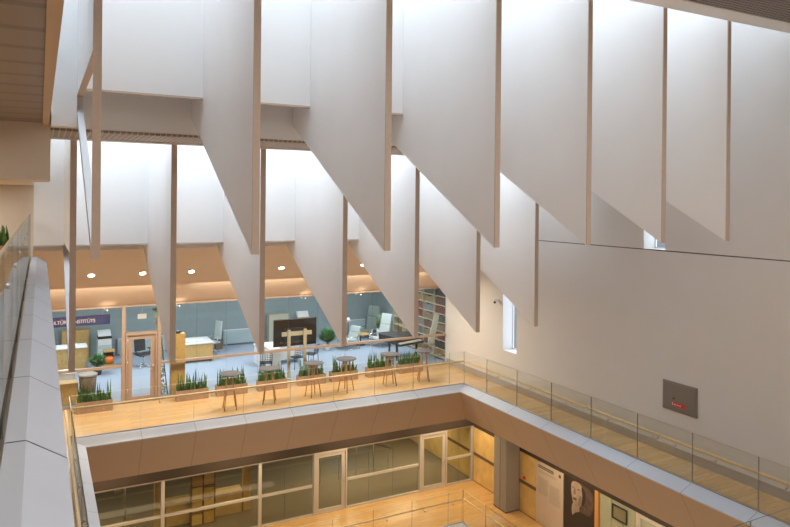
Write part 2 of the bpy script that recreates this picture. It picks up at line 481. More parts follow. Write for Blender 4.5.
# ------------------------------------------------------------------ balustrades
def add_panel(bm, a, b):
    """thin glass sheet: broad faces glass (0), narrow ends edge (1), top (2)"""
    fs, v = add_box(bm, a, b)
    dx, dy = abs(a[0]-b[0]), abs(a[1]-b[1])
    for f in fs:
        f.normal_update(); n = f.normal
        if abs(n.z) > .5: f.material_index = 2
        elif (dx > dy and abs(n.x) > .5) or (dy > dx and abs(n.y) > .5): f.material_index = 1

def balustrade(label, axis, c, a, b, z, seams, inner, hz=.80, top=1.18, rail_off=.09, rail_a=None, rail_b=None, ge='gtop'):
    t = thing('glass_balustrade', label, 'balustrade', ((a, c, z) if axis == 'X' else (c, a, z)))
    def P(s, o, zz):   # local coordinates
        return (s-a, o, zz) if axis == 'X' else (o, s-a, zz)
    xs = [a]+[s for s in seams if a+.2 < s < b-.2]+[b]
    for s0, s1 in zip(xs, xs[1:]):
        bm = bmesh.new(); add_panel(bm, P(s0+.008, -.008, .02), P(s1-.008, .008, top)); obj('glass_panel', bm, ['bglass', 'gedge', ge], t)
    box('base_channel', P(a, -.02, 0), P(b, .02, .045), 'steel', t)
    ra, rb = rail_a if rail_a is not None else a, rail_b if rail_b is not None else b
    bm = bmesh.new(); o = inner*rail_off
    add_tube(bm, P(ra, o, hz), P(rb, o, hz), .034, n=12); obj('handrail', bm, 'rail', t)
    for s0, s1 in zip(xs, xs[1:]):
        bm = bmesh.new(); m = s0+.35*(s1-s0)
        add_tube(bm, P(m, 0, hz-.09), P(m, o, hz-.09), .01); add_tube(bm, P(m, o, hz-.09), P(m, o, hz-.02), .009)
        add_tube(bm, P(m, -.02*inner, hz-.09), P(m, .02*inner, hz-.09), .022); obj('rail_bracket', bm, 'steel', t)
    return t
for z, nme in ((0, 'upper balcony'), (ZL, 'lowest floor')):
    balustrade('glass balustrade with oak handrail along the far edge of the %s' % nme, 'X', W1, V0+.012, V1-.012, z, sx, 1, rail_a=V0+.03, rail_b=V1-.0+.05)
    balustrade('long glass balustrade with oak handrail on the right side of the %s' % nme, 'Y', V1, W0, W1-.035, z, sy, 1, rail_b=W1+.05)
    balustrade('glass balustrade with oak handrail on the left side of the %s' % nme, 'Y', V0, W0, W1-.035, z, sy, -1)
balustrade('near glass balustrade crossing the lower right corner', 'X', W0-.1, V0, XW-.05, 0, [2.2+1.6*k for k in range(8)], -1, top=1.40, ge='joint')
balustrade('gallery glass balustrade beside the grey metal ledge at left', 'Y', -.2, .2, 18.4, 4.97, [1.6+1.6*k for k in range(11)], -1, hz=1.02, top=1.20, rail_off=.10)

# ------------------------------------------------------------------ office glass front (upper)
FZ = 3.05
def glazing(label, posts, seams, x0, x1, z0, z1, tz, doors, gl, fr, y=YF):
    t = thing('glazed_partition', label, 'glass partition', (0, y, z0))
    h = z1-z0
    box('head_frame', (x0, -.05, h-.06), (x1, .05, h), fr, t)
    box('sill_frame', (x0, -.05, 0), (x1, .05, .05), fr, t)
    for p in posts: box('post', (p-.055, -.07, .05), (p+.055, .07, h-.06), fr, t)
    cuts = sorted([x0, x1]+[p for p in posts]+[v for d in doors for v in d])
    runs = []
    for a, b in zip(cuts, cuts[1:]):
        if b-a < .08 or any(d[0]-.01 <= a and b <= d[1]+.01 for d in doors): continue
        runs.append((a, b))
    for a, b in runs:
        box('transom', (a+.05, -.05, tz-z0-.04), (b-.05, .05, tz-z0+.04), fr, t)
        ss = [a+.05]+[s for s in seams if a+.15 < s < b-.15]+[b-.05]
        for s0, s1 in zip(ss, ss[1:]):
            bm = bmesh.new(); add_panel(bm, (s0+.006, -.006, .05), (s1-.006, .006, h-.06))
            obj('glass_pane', bm, [gl, 'joint', 'joint'], t)
    return t
glazing('tall glazed office front with tan frame at the back of the balcony', [2.40, 3.5], [1.3, 4.70, 5.70, 6.8, 7.92, 9.05, 10.15, 11.28, 12.4, 13.5],
        -4, XW-.0, 0, FZ+.07, 1.17, [(2.40, 3.5)], 'glass', 'frame')
def glass_door(label, x0, x1, z0, z1, ztop, gl, fr, y=YF):
    t = thing('glass_door', label, 'door', (x0, y, z0))
    w = x1-x0; h = z1-z0; k = .14
    boxes('door_frame', [((0, -.08, 0), (.05, .08, h+.09)), ((w-.05, -.08, 0), (w, .08, h+.09)), ((0.05, -.08, h), (w-.05, .08, h+.09))], fr, t)
    f = boxes('door_leaf', [((.06, -.03, .02), (.06+k, .03, h-.01)), ((w-.06-k, -.03, .02), (w-.06, .03, h-.01)),
                        ((.06+k, -.03, h-k), (w-.06-k, .03, h-.01)), ((.06+k, -.03, .02), (w-.06-k, .03, .15))], fr, t)
    box('door_glass', (.06+k, -.006, .15), (w-.06-k, .006, h-k), gl, f)
    bm = bmesh.new(); add_tube(bm, (w-.13, -.08, 1.0), (w-.13, -.08, 1.15), .012); add_tube(bm, (w-.13, -.08, 1.0), (w-.25, -.08, 1.0), .01)
    add_tube(bm, (w-.13, -.08, 1.0), (w-.13, -.03, 1.0), .01); obj('door_handle', bm, 'steel', f)
    bm = bmesh.new()
    for zz in (.3, 1.2, 1.9): add_tube(bm, (.055, -.06, zz), (.055, -.06, zz+.12), .015)
    obj('hinges', bm, 'steel', f)
    if ztop > z1+.15:
        box('fanlight', (.05, -.006, h+.09), (w-.05, .006, ztop-z0), gl, t)
    return t
glass_door('tan framed glass door of the office, standing left on the balcony', 2.47, 3.43, 0, 2.14, 3.0, 'glass', 'frame')

# ------------------------------------------------------------------ planters
def blade(bm, x, y, z, h, w, ang, lean, la):
    d = Vector((math.cos(ang), math.sin(ang), 0)); L = Vector((math.cos(la), math.sin(la), 0))*lean
    prev = None
    for i in range(5):
        t = i/4; ww = w*(1-.15*t) if t < .6 else w*(1-t)*2.1+.001
        c = Vector((x, y, z+h*t))+L*(t*t)
        a, b = bm.verts.new(c-d*ww/2), bm.verts.new(c+d*ww/2)
        if prev: bm.faces.new((prev[0], prev[1], b, a))
        prev = (a, b)
def planter(x, label, seed, w=1.02):
    random.seed(seed)
    t = thing('snake_plant_planter', label, 'planter', (x, 22.55, 0), 0, 'snake plant planters along the office glass')
    D = .16
    boxes('planter_box', [((-w/2, -D, 0), (w/2, -D+.02, .34)), ((-w/2, D-.02, 0), (w/2, D, .34)), ((-w/2, -D+.02, 0), (-w/2+.02, D-.02, .34)),
                          ((w/2-.02, -D+.02, 0), (w/2, D-.02, .34)), ((-w/2+.02, -D+.02, 0), (w/2-.02, D-.02, .03))], 'planter', t)
    box('soil', (-w/2+.02, -D+.02, .03), (w/2-.02, D-.02, .30), 'soil', t)
    bm = bmesh.new()
    for i in range(130):
        px, py = random.uniform(-w/2+.05, w/2-.05), random.uniform(-D+.04, D-.04)
        h = random.uniform(.16, .40) if random.random() < .8 else random.uniform(.4, .68)
        for _ in range(1): blade(bm, px, py, .29, h, random.uniform(.035, .06), random.uniform(0, PI), random.uniform(0, .08), random.uniform(0, 6.3))
    o = obj('snake_plant_foliage', bm, 'leaf', t)
    return t
PX = [1.53, 4.45, 5.75, 7.15, 8.6, 9.85, 11.3, 12.6]
PN = ['left of the glass door', 'nearest the glass door on its right', 'left of the leftmost round table top', 'beside the second round table',
      'below the dark television, beside the third round table', 'beyond the fourth round table', 'left of the fifth round table', 'rightmost, near the bookshelf corner']
for k, x in enumerate(PX):
    planter(x, 'low wooden planter of green snake plants, '+PN[k], 30+k)

# ------------------------------------------------------------------ bar tables
def bar_table(loc, label):
    t = thing('round_bar_table', label, 'table', loc, .3, 'round bar tables on the balcony')
    bm = bmesh.new(); add_lathe(bm, [(.30, 1.08), (.345, 1.095), (.35, 1.105), (.345, 1.115), (0.02, 1.118)], 36); obj('table_top', bm, 'tabletop', t)
    bm = bmesh.new(); add_lathe(bm, [(.14, 1.05), (.14, 1.08)], 20); obj('mounting_plate', bm, 'oakd', t)
    for i in range(4):
        a = 2*PI*i/4+.35
        bm = bmesh.new(); add_tube(bm, (.27*math.cos(a), .27*math.sin(a), 0), (.10*math.cos(a), .10*math.sin(a), 1.06), .016, .024, n=10)
        obj('leg', bm, 'oakd', t)
    return t
TXS = [(5.3, 20.95), (6.6, 21.05), (8.12, 21.1), (9.36, 21.2), (11.05, 21.2), (12.42, 21.15)]
b0 = bar_table((*TXS[0], 0), 'round grey topped bar table with wooden legs, leftmost on the balcony')
TN = ['second from the left', 'in front of the dark television', 'fourth from the left', 'fifth from the left', 'rightmost, by the bookshelf']
for (x, y), n_ in zip(TXS[1:], TN):
    dup(b0, (x, y, 0), 'round grey topped bar table with wooden legs, '+n_, random.uniform(0, 1.2))

# ------------------------------------------------------------------ office contents
def text(name, s, size, loc, m, parent=None, rot=(PI/2, 0, 0), sp=1):
    cu = bpy.data.curves.new(name, 'FONT'); cu.body = s; cu.size = size; cu.extrude = .002; cu.space_character = sp
    o = bpy.data.objects.new(name, cu); C.objects.link(o)
    dg = bpy.context.evaluated_depsgraph_get(); me = bpy.data.meshes.new_from_object(o.evaluated_get(dg))
    bpy.data.objects.remove(o); o = bpy.data.objects.new(name, me); C.objects.link(o)
    me.materials.clear(); me.materials.append(M[m]); o.rotation_euler = rot; o.location = loc
    if parent: o.parent = parent
    return o
s = thing('hanging_banner', 'long navy banner with pale lettering hanging behind the office glass', 'sign', (0, 23.42, 2.5))
box('banner_board', (-1.2, 0, 0), (2.03, .03, .31), 'blue', s)
text('banner_lettering', 'KULTŪRAS INSTITŪTS', .155, (.24, -.004, .09), 'pink', s, sp=.86)
for x in (-.9, 1.8): box('banner_strap', (x, .01, .31), (x+.02, .02, .62), 'steel', s)
s = thing('hanging_sign', 'small blank white sign hanging above the office door', 'sign', (2.88, 23.5, 2.58))
box('sign_panel', (0, 0, 0), (.27, .03, .16), 'white', s); box('sign_rod', (.13, .01, .16), (.145, .02, .54), 'steel', s)

def desk(loc, w, d, h, label, top='white', body='oak', rz=0):
    t = thing('office_desk', label, 'desk', loc, rz)
    box('desk_top', (-w/2, -d/2, h-.04), (w/2, d/2, h), top, t, bev=.004)
    box('modesty_panel', (-w/2+.05, -d/2+.04, .15), (w/2-.05, -d/2+.06, h-.04), body, t)
    for sx_ in (-1, 1): box('side_panel', (sx_*(w/2-.06), -d/2+.03, 0), (sx_*(w/2-.03), d/2-.03, h-.04), body, t)
    return t
def papers(loc, label, n=6, w=.5, seed=1):
    random.seed(seed); t = bmesh.new()
    for i in range(n):
        x, y = random.uniform(-w/2, w/2), random.uniform(-.2, .2)
        add_box(t, (x-.11, y-.15, .003*i), (x+.11, y+.15, .003*i+random.uniform(.003, .02)), rz=random.uniform(-.5, .5))
    o = obj('paper_stack', t, 'paper', None, loc); return tag(o, label, 'papers')
def office_chair(loc, label, rz=0, m='black', high=1.05, grp=None):
    t = thing('office_chair', label, 'chair', loc, rz)
    bm = bmesh.new(); add_box(bm, (-.25, -.24, .44), (.25, .24, .51)); obj('seat', bm, m, t, bev=.03)
    bm = bmesh.new(); add_prism(bm, [(.22, .58), (.27, .58), (.34, high), (.29, high)], 'X', -.23, .23); obj('backrest', bm, m, t, bev=.015)
    bm = bmesh.new()
    add_tube(bm, (0, 0, .08), (0, 0, .44), .028)
    for i in range(5):
        a = 2*PI*i/5; add_tube(bm, (0, 0, .1), (.28*math.cos(a), .28*math.sin(a), .06), .022, .014)
        add_tube(bm, (.28*math.cos(a)-.02, .28*math.sin(a), .03), (.28*math.cos(a)+.02, .28*math.sin(a), .03), .03)
    obj('star_base', bm, 'chrome', t)
    for s_ in (-1, 1):
        bm = bmesh.new(); add_tube(bm, (s_*.27, .05, .47), (s_*.29, .05, .68), .014); add_box(bm, (s_*.27-.025, -.12, .67), (s_*.27+.025, .14, .70)); obj('armrest', bm, m, t)
    bm = bmesh.new(); add_tube(bm, (0, .2, .46), (0, .26, .62), .02); obj('back_support', bm, 'chrome', t)
    return t
def cabinet(name, loc, w, d, h, label, rows, cols, m='oak', cat='cabinet', handle=True):
    t = thing(name, label, cat, loc)
    box('body', (-w/2, -d/2+.02, 0), (w/2, d/2, h), m, t)
    for i in range(cols):
        for j in range(rows):
            a, b = -w/2+i*w/cols+.006, -w/2+(i+1)*w/cols-.006; c, e = .03+j*(h-.04)/rows+.004, .03+(j+1)*(h-.04)/rows-.004
            dd = box('cabinet_door', (a, -d/2, c), (b, -d/2+.019, e), m, t)
            if handle: box('handle', (b-.05, -d/2-.02, (c+e)/2-.06), (b-.035, -d/2, (c+e)/2+.06), 'steel', dd)
    return t
def bush(name, loc, label, r, h, m='leaf2', pot='white', n=150, seed=3, potr=.16, poth=.28, lw=.07):
    random.seed(seed); t = thing(name, label, 'plant', loc)
    bm = bmesh.new(); add_lathe(bm, [(potr*.75, 0), (potr, poth), (potr*.88, poth), (potr*.85, poth-.03)], 20); obj('pot', bm, pot, t)
    bm = bmesh.new()
    for i in range(n):
        th = random.uniform(0, 2*PI); ph = random.uniform(-.15, 1.3); L = random.uniform(.55, 1)
        d = Vector((math.cos(th)*math.cos(ph)*r, math.sin(th)*math.cos(ph)*r, (h-poth)*(.35+.65*math.sin(max(ph, 0))))) * L
        b = Vector((0, 0, poth)); mid = b+d*.7; tip = b+d+Vector((0, 0, -.05))
        sd = Vector((-math.sin(th), math.cos(th), 0))*lw*random.uniform(.6, 1.1)
        v = [bm.verts.new(q) for q in (b+d*.35, mid-sd, mid+sd, tip)]
        bm.faces.new((v[0], v[1], v[2])); bm.faces.new((v[1], v[3], v[2]))
    obj('foliage', bm, m, t)
    bm = bmesh.new()
    for i in range(7): add_tube(bm, (0, 0, poth-.05), (random.uniform(-r, r)*.5, random.uniform(-r, r)*.5, poth+(h-poth)*.6), .008, .004, n=6)
    obj('stems', bm, 'leaf', t)
    return t

desk((1.05, 28.1, 0), 1.15, .75, .97, 'wooden reception counter with white top behind the navy banner')
papers((1.0, 28.1, .972), 'loose white papers on the reception counter', 5, .7, 4)
cabinet('filing_cabinet', (1.3, 29.9, 0), 1.0, .45, 1.25, 'oak cupboard against the wall behind the reception counter', 1, 2)
t = thing('photocopier', 'white office photocopier with black top standing by the back wall', 'copier', (2.33, 29.3, 0))
box('copier_body', (-.25, -.25, .0), (.25, .28, .95), 'white', t, bev=.015)
box('control_deck', (-.26, -.27, .96), (.26, .29, 1.05), 'black', t, bev=.01)
bm = bmesh.new(); add_prism(bm, [(-.25, 1.06), (.27, 1.06), (.27, 1.24), (.05, 1.2)], 'X', -.24, .24); obj('document_feeder', bm, 'white', t, bev=.01)
for z in (.15, .35, .55): box('paper_tray', (-.22, -.262, z), (.22, -.251, z+.16), 'radiator', t)
bush('potted_plant', (1.95, 27.2, 0), 'bushy dark green potted plant on the office carpet left of the pumpkin', .42, .95, 'leaf2', 'black', 260, 5, lw=.05)
t = thing('pumpkin_display', 'bright orange pumpkin in an open dark and wooden display crate', 'display', (2.42, 28.3, 0))
boxes('crate', [((-.2, -.18, 0), (.2, .18, .12)), ((-.2, .16, .12), (.2, .18, .62)), ((-.2, -.18, .6), (.2, .18, .66))], 'oak', t)
box('backing', (-.18, .13, .12), (.18, .155, .6), 'screen', t)
bm = bmesh.new(); add_lathe(bm, [(.04, 0), (.13, .03), (.18, .12), (.17, .22), (.1, .29), (.03, .28)], 20, (0, -.02, .125)); obj('pumpkin', bm, 'orange', t)
office_chair((3.62, 27.75, 0), 'black swivel chair with chrome star base seen through the glass door', .4, 'black', 1.1)
desk((.72, 24.9, 0), .8, .6, .76, 'small white table near the glass at far left', 'white', 'white')
papers((.75, 24.85, .762), 'loose white papers on the small table at far left', 6, .45, 9)
cabinet('low_cabinet', (.72, 23.7, 0), .8, .5, .70, 'low oak cabinet just behind the glass at far left', 1, 2)
t = thing('wicker_basket', 'tall brown wicker basket behind the planter left of the door', 'basket', (1.42, 23.9, 0))
bm = bmesh.new(); add_lathe(bm, [(.20, 0), (.24, .35), (.27, .82), (.25, .82), (.23, .4), (.19, .05)], 24); obj('basket_body', bm, 'wicker', t)
bm = bmesh.new(); add_lathe(bm, [(.27, .78), (.295, .80), (.295, .84), (.27, .86), (.25, .84)], 24); obj('basket_rim', bm, mat('pale_rim', (.4, .37, .34), .7), t)
# leaning plant ladder right of the door
t = thing('plant_ladder', 'tall leaning ladder hung with trailing plants right of the door', 'ladder', (3.60, 23.5, 0))
for s_ in (-1, 1):
    bm = bmesh.new(); add_tube(bm, (s_*.1+.14, 0, 0), (s_*.04-.12, .12, 2.9), .018); obj('ladder_rail', bm, 'wicker', t)
for i in range(8):
    f = (i+1)/9.5; w_ = .1-.06*f; cx = .14-.26*f
    bm = bmesh.new(); add_tube(bm, (cx-w_, .12*f, 2.9*f), (cx+w_, .12*f, 2.9*f), .013); obj('rung', bm, 'wicker', t)
bm = bmesh.new(); random.seed(12)
for i in range(170):
    f = random.random(); cx = .10-.24*f+random.uniform(-.09, .09); z = 2.9*f; y = .12*f-.02+random.uniform(-.03, .03)
    a = random.uniform(0, 6.3); w_ = random.uniform(.03, .06)
    v = [bm.verts.new((cx+w_*math.cos(a+q*2*PI/3), y, z+w_*math.sin(a+q*2*PI/3))) for q in range(3)]; bm.faces.new(v)
obj('trailing_leaves', bm, 'leaf3', t)
cabinet('tall_cabinet', (4.14, 23.42, 0), .46, .3, 2.02, 'tall narrow oak cabinet behind the glass beside the plant ladder', 2, 1, handle=False)
tag(boxes('desk_phone', [((4.1, 23.38, 2.022), (4.22, 23.48, 2.10))], 'black'), 'small dark object on top of the tall narrow oak cabinet', 'phone')
desk((5.6, 28.1, 0), 1.35, 1.3, .78, 'oak office desk covered with papers right of the tall cabinet')
papers((5.45, 28.0, .782), 'scattered white papers on the oak office desk', 12, .9, 5)
t = thing('desk_lamp', 'small black desk lamp on the paper covered oak desk', 'lamp', (5.15, 28.45, .782))
bm = bmesh.new(); add_lathe(bm, [(.07, 0), (.07, .02)], 16); obj('lamp_base', bm, 'black', t)
bm = bmesh.new(); add_tube(bm, (0, 0, .02), (.02, 0, .3), .01); obj('lamp_arm', bm, 'black', t)
bm = bmesh.new(); add_tube(bm, (.0, 0, .33), (.1, 0, .27), .03, .05); obj('lamp_head', bm, 'black', t)
office_chair((6.55, 28.9, 0), 'pale high backed swivel chair beside the oak desk', -1.2, 'shell', 1.35)
t = thing('waste_bin', 'dark brown square bin on the carpet near the radiator', 'bin', (6.98, 29.65, 0))
boxes('bin_body', [((-.15, -.15, 0), (.15, -.135, .42)), ((-.15, .135, 0), (.15, .15, .42)), ((-.15, -.135, 0), (-.135, .135, .42)), ((.135, -.135, 0), (.15, .135, .42)), ((-.135, -.135, 0), (.135, .135, .02))], 'wicker', t)
boxes('bin_rim', [((-.16, -.16, .42), (.16, -.13, .44)), ((-.16, .13, .42), (.16, .16, .44)), ((-.16, -.13, .42), (-.13, .13, .44)), ((.13, -.13, .42), (.16, .13, .44))], 'screen', t)
def radiator(x0, x1, label):
    t = thing('wall_radiator', label, 'radiator', (x0, 30.1, .08))
    w = x1-x0
    bm = bmesh.new(); add_box(bm, (0, 0, 0), (w, .06, .60))
    for i in range(int(w/.06)): add_box(bm, (i*.06+.01, -.012, .03), (i*.06+.045, 0, .57))
    obj('radiator_panel', bm, 'radiator', t)
    box('radiator_grille', (0, -.012, .60), (w, .09, .63), 'white', t); boxes('radiator_feet', [((.1, 0, -.08), (.14, .05, 0)), ((w-.14, 0, -.08), (w-.1, .05, 0))], 'white', t)
radiator(7.3, 9.15, 'long pale radiator on the back wall left of the screen')
radiator(12.6, 14.3, 'pale radiator on the back wall behind the lounge chairs')
radiator(2.9, 4.9, 'pale radiator on the back wall behind the glass door')
tag(boxes('storage_box', [((8.35, 27.2, 0), (8.7, 27.45, .22))], mat('dark_box', (.2, .22, .25), .7)), 'small dark grey box on the carpet under the radiator', 'box')
cabinet('filing_cabinet', (9.75, 29.9, 0), .95, .4, 1.32, 'cream wooden cupboard on the back wall behind the screen', 2, 2, 'cream')
t = thing('wall_tray', 'white paper tray mounted on the back wall above the screen', 'tray', (11.0, 30.15, 1.02))
box('tray_shelf', (-.3, -.22, 0), (.3, .04, .05), 'oak', t); bm = bmesh.new(); add_prism(bm, [(-.2, .05), (.03, .05), (.03, .3), (-.05, .3)], 'X', -.28, .28); obj('tray_papers', bm, 'paper', t)
# screen on stand
t = thing('screen_on_stand', 'large dark television seen from behind on a cream two-post stand', 'television', (8.38, 23.62, 0))
box('screen_panel', (-.82, .0, 1.18), (.82, .05, 2.16), 'screen', t, bev=.008)
box('screen_bezel', (-.83, .05, 1.17), (.83, .07, 2.17), 'black', t)
box('rear_housing', (-.45, -.04, 1.3), (.45, 0, 1.85), 'black', t, bev=.01)
box('mounting_rail', (-.55, -.1, 1.57), (.6, -.045, 1.72), 'cream', t)
for x in (-.3, .32):
    box('stand_post', (x-.055, -.16, .05), (x+.055, -.105, 1.80), 'cream', t)
    boxes('stand_foot', [((x-.05, -.28, .0), (x+.05, .3, .05))], 'shell', t, bev=.01)
    bm = bmesh.new(); 
    for y in (-.25, .26): add_tube(bm, (x-.055, y, .02), (x+.055, y, .02), .02)
    obj('castor', bm, 'black', t)
desk((8.5, 26.2, 0), 1.7, .8, .76, 'long white work table behind the television stand', 'white', 'white')
box0 = thing('white_pedestal', 'white drawer pedestal left of the television stand', 'cabinet', (8.05, 25.2, 0))
box('body', (-.22, -.25, 0), (.22, .25, .82), 'white', box0)
for j in range(3): box('drawer', (-.2, -.265, .05+j*.25), (.2, -.251, .05+j*.25+.23), 'white', box0)
def wire_chair(loc, label, rz):
    t = thing('wire_chair', label, 'chair', loc, rz, 'black wire chairs at the white work table')
    bm = bmesh.new()
    for i in range(6):
        u = -.22+.44*i/5
        add_tube(bm, (u, -.22, .45), (u, .2, .43), .009, n=6); add_tube(bm, (u, .2, .43), (u, .27, .82), .009, n=6)
        add_tube(bm, (-.22, -.22+.42*i/5, .445), (.22, -.22+.42*i/5, .445), .009, n=6)
        add_tube(bm, (-.22, .2+.07*i/5, .45+.37*i/5), (.22, .2+.07*i/5, .45+.37*i/5), .009, n=6)
    obj('wire_seat', bm, 'black', t)
    for x in (-.2, .2):
        for y in (-.2, .2):
            bm = bmesh.new(); add_tube(bm, (x, y, .44), (x*1.15, y*1.15, 0), .011, n=6); obj('leg', bm, 'black', t)
    return t
wire_chair((7.55, 24.55, 0), 'black wire chair left of the television stand', 2.9)
wire_chair((8.9, 24.9, 0), 'black wire chair right behind the television stand', 3.3)
wire_chair((9.6, 25.2, 0), 'black wire chair at the right end of the work table', 3.9)
bush('potted_plant', (11.2, 27.4, 0), 'large light green potted plant right of the television', .5, 1.15, 'leaf2', 'white', 260, 8, lw=.09)
bush('potted_plant', (14.1, 28.1, 0), 'pale leafy potted plant behind the black piano', .32, 1.35, 'leaf3', 'white', 150, 9, poth=.6)
def lounge(loc, label, rz, m, high, w=.62):
    t = thing('lounge_chair', label, 'chair', loc, rz)
    bm = bmesh.new(); add_prism(bm, [(-.36, .36), (.2, .28), (.24, .40), (-.34, .48)], 'X', -w/2, w/2); obj('seat', bm, m, t, bev=.03)
    bm = bmesh.new(); h2 = .4+(high-.4)*.55
    add_prism(bm, [(.16, .32), (.28, .32), (.40, h2), (.30, h2)], 'X', -w/2, w/2); add_prism(bm, [(.305, h2+.01), (.405, h2+.01), (.5, high), (.41, high)], 'X', -w/2, w/2)
    obj('backrest', bm, m, t, bev=.025)
    bm = bmesh.new()
    for x in (-w/2-.03, w/2+.03):
        add_tube(bm, (x, -.36, 0), (x, -.3, .55), .015); add_tube(bm, (x, -.3, .55), (x, .3, .52), .018); add_tube(bm, (x, .3, .52), (x, .36, 0), .015); add_tube(bm, (x, -.34, .02), (x, .35, .02), .013)
    obj('chair_frame', bm, 'chrome', t)
    return t
lounge((12.15, 27.3, 0), 'low pale lounge chair left of the round wooden table', -1.3, 'shell', .95)
lounge((13.95, 28.9, 0), 'grey green high backed lounge chair behind the round wooden table', -1.0, 'greenf', 1.5)
lounge((13.62, 27.1, 0), 'pale grey high backed lounge chair right of the round wooden table', -1.25, 'shell', 1.42)
t = thing('round_coffee_table', 'small round wooden coffee table between the lounge chairs', 'table', (12.95, 27.75, 0))
bm = bmesh.new(); add_lathe(bm, [(.40, .50), (.42, .515), (.40, .53), (.02, .53)], 28); obj('table_top', bm, 'oak', t)
bm = bmesh.new(); add_tube(bm, (0, 0, .02), (0, 0, .5), .03); add_lathe(bm, [(.22, 0), (.2, .02), (.03, .03)], 20); obj('pedestal', bm, 'black', t)
t = thing('floor_lamp', 'slim black floor lamp with small white shade by the lounge chairs', 'lamp', (12.55, 28.25, 0))
bm = bmesh.new(); add_lathe(bm, [(.13, 0), (.13, .02), (.02, .03)], 18); obj('lamp_base', bm, 'black', t)
bm = bmesh.new(); add_tube(bm, (0, 0, .03), (0, 0, 1.0), .022); obj('lamp_pole', bm, 'black', t)
bm = bmesh.new(); add_lathe(bm, [(.12, 1.0), (.06, 1.18), (.05, 1.18), (.1, 1.0)], 18); obj('lamp_shade', bm, 'white', t)
# piano
t = thing('grand_piano', 'small black grand piano in the right corner of the office', 'piano', (13.5, 24.9, 0), .25)
pl = [(-.72, -.5), (.62, -.5), (.70, -.2), (.55, .25), (.2, .55), (-.2, .75), (-.55, .8), (-.72, .6)]
bm = bmesh.new(); add_prism(bm, pl, 'Z', .66, .94); obj('piano_case', bm, 'black', t, bev=.01)
bm = bmesh.new(); add_prism(bm, [(p[0]*1.01, p[1]*1.01) for p in pl], 'Z', .945, .965); obj('piano_lid', bm, 'black', t)
box('keyboard', (-.62, -.68, .70), (.58, -.5, .74), 'white', t); box('key_bed', (-.7, -.7, .62), (.66, -.48, .695), 'black', t)
for x, y in ((-.6, -.4), (.52, -.4), (-.2, .5)):
    bm = bmesh.new(); add_tube(bm, (x, y, 0), (x, y, .66), .035, .055); obj('leg', bm, 'black', t)
# slanted pale board near the shelf, standing for an unidentified shape
t = thing('slanted_board', 'pale grey slanted board beside the bookshelf by the glass corner', 'board', (14.12, 23.42, 0))
bm = bmesh.new(); add_prism(bm, [(-.2, .75), (.06, .66), (.36, 1.92), (.12, 2.0)], 'Y', 0, .03); obj('board_panel', bm, 'shell', t)
bm = bmesh.new(); add_tube(bm, (-.2, .015, 0), (-.1, .015, .75), .012); add_tube(bm, (.2, .02, 0), (.0, .02, .75), .012); obj('board_legs', bm, 'chrome', t)

# bookshelf along the right wall of the office
t = thing('bookshelf', 'tall cream bookshelf full of bound volumes on the right office wall', 'bookshelf', (14.98, 23.25, 0))
D = .30; Ln = 4.6; rows = [.08+.36*i for i in range(9)]
cols = [.0+.92*i for i in range(6)]
box('back_panel', (-.01, 0, 0), (0, Ln, 2.98), 'oak', t)
for z in rows: box('shelf_board', (-D, 0, z), (-.011, Ln, z+.03), 'cream', t)
for y in cols: box('upright', (-D-.004, y, 0), (-.011, y+.025, 2.99), 'cream', t)
bcol = dict(red=(.30, .05, .05), brown=(.20, .10, .06), ochre=(.48, .33, .12), grey=(.33, .35, .36), tan=(.42, .30, .2), green=(.13, .18, .13), dark=(.07, .05, .05), blue=(.12, .2, .26))
for k_, v_ in bcol.items(): M['book_'+k_] = mat('book_cloth_'+k_, tuple(c*.42 for c in v_), .7)
layout = {7: ['dark', 'green', 'grey'], 6: ['brown', 'dark', 'ochre'], 5: ['red', 'grey', 'red'], 4: ['green', 'tan', 'red'], 3: ['tan', 'brown', 'grey'], 2: ['red', 'tan', 'blue'], 1: ['dark', 'brown', 'dark'], 0: ['brown', 'tan', 'green']}
layout[6] = ['brown', 'ochre', 'ochre']
random.seed(20); proto = {}
RN = {0: 'bottom', 1: 'second lowest', 2: 'third lowest', 3: 'fourth', 4: 'fifth', 5: 'sixth', 6: 'seventh', 7: 'top'}
BN = ['nearest the glass', 'in its second bay', 'in its third bay']
cn = dict(red='dark red', brown='brown', ochre='ochre', grey='grey', tan='tan', green='dark green', dark='near black', blue='slate blue')
for r in range(1, 8):
    for c in range(3):
        y = cols[c]+.045; col = layout[r][c]
        while y < cols[c]+.88:
            w = random.uniform(.055, .085); h = random.uniform(.23, .31)
            if y+w > cols[c]+.90: break
            key = (col, round(h, 2), round(w, 2))
            if key not in proto:
                bm = bmesh.new(); hh, ww = key[1], key[2]
                add_box(bm, (-.095, .003, .006), (.095, ww-.003, hh-.006), 1)
                add_box(bm, (-.1, 0, 0), (.1, .003, hh)); add_box(bm, (-.1, ww-.003, 0), (.1, ww, hh)); add_box(bm, (-.103, 0, 0), (-.099, ww, hh))
                o = obj('book', bm, ['book_'+col, 'paper']); proto[key] = o; new = o
            else:
                new = proto[key].copy(); C.objects.link(new)
            new.location = (14.98-.17, 23.25+y, rows[r]+.031)
            tag(new, '%s bound volume on the %s bookshelf row, %s' % (cn[col], RN[r], BN[c]), 'book',
                '%s books, %s row, %s' % (cn[col], RN[r], BN[c]))
            y += key[2]+.004
# ------------------------------------------------------------------ gallery plants
random.seed(4)
t = thing('gallery_planter', 'green snake plants in a tan box at the end of the left gallery', 'planter', (-1.2, 17.4, 4.97))
box('planter_box', (-.9, -.16, 0), (.62, .16, .48), 'planter', t)
bm = bmesh.new()
for i in range(90): blade(bm, random.uniform(-.85, .57), random.uniform(-.1, .1), .47, random.uniform(.2, .5), .07, random.uniform(0, PI), .05, random.uniform(0, 6))
obj('foliage', bm, 'leaf', t)

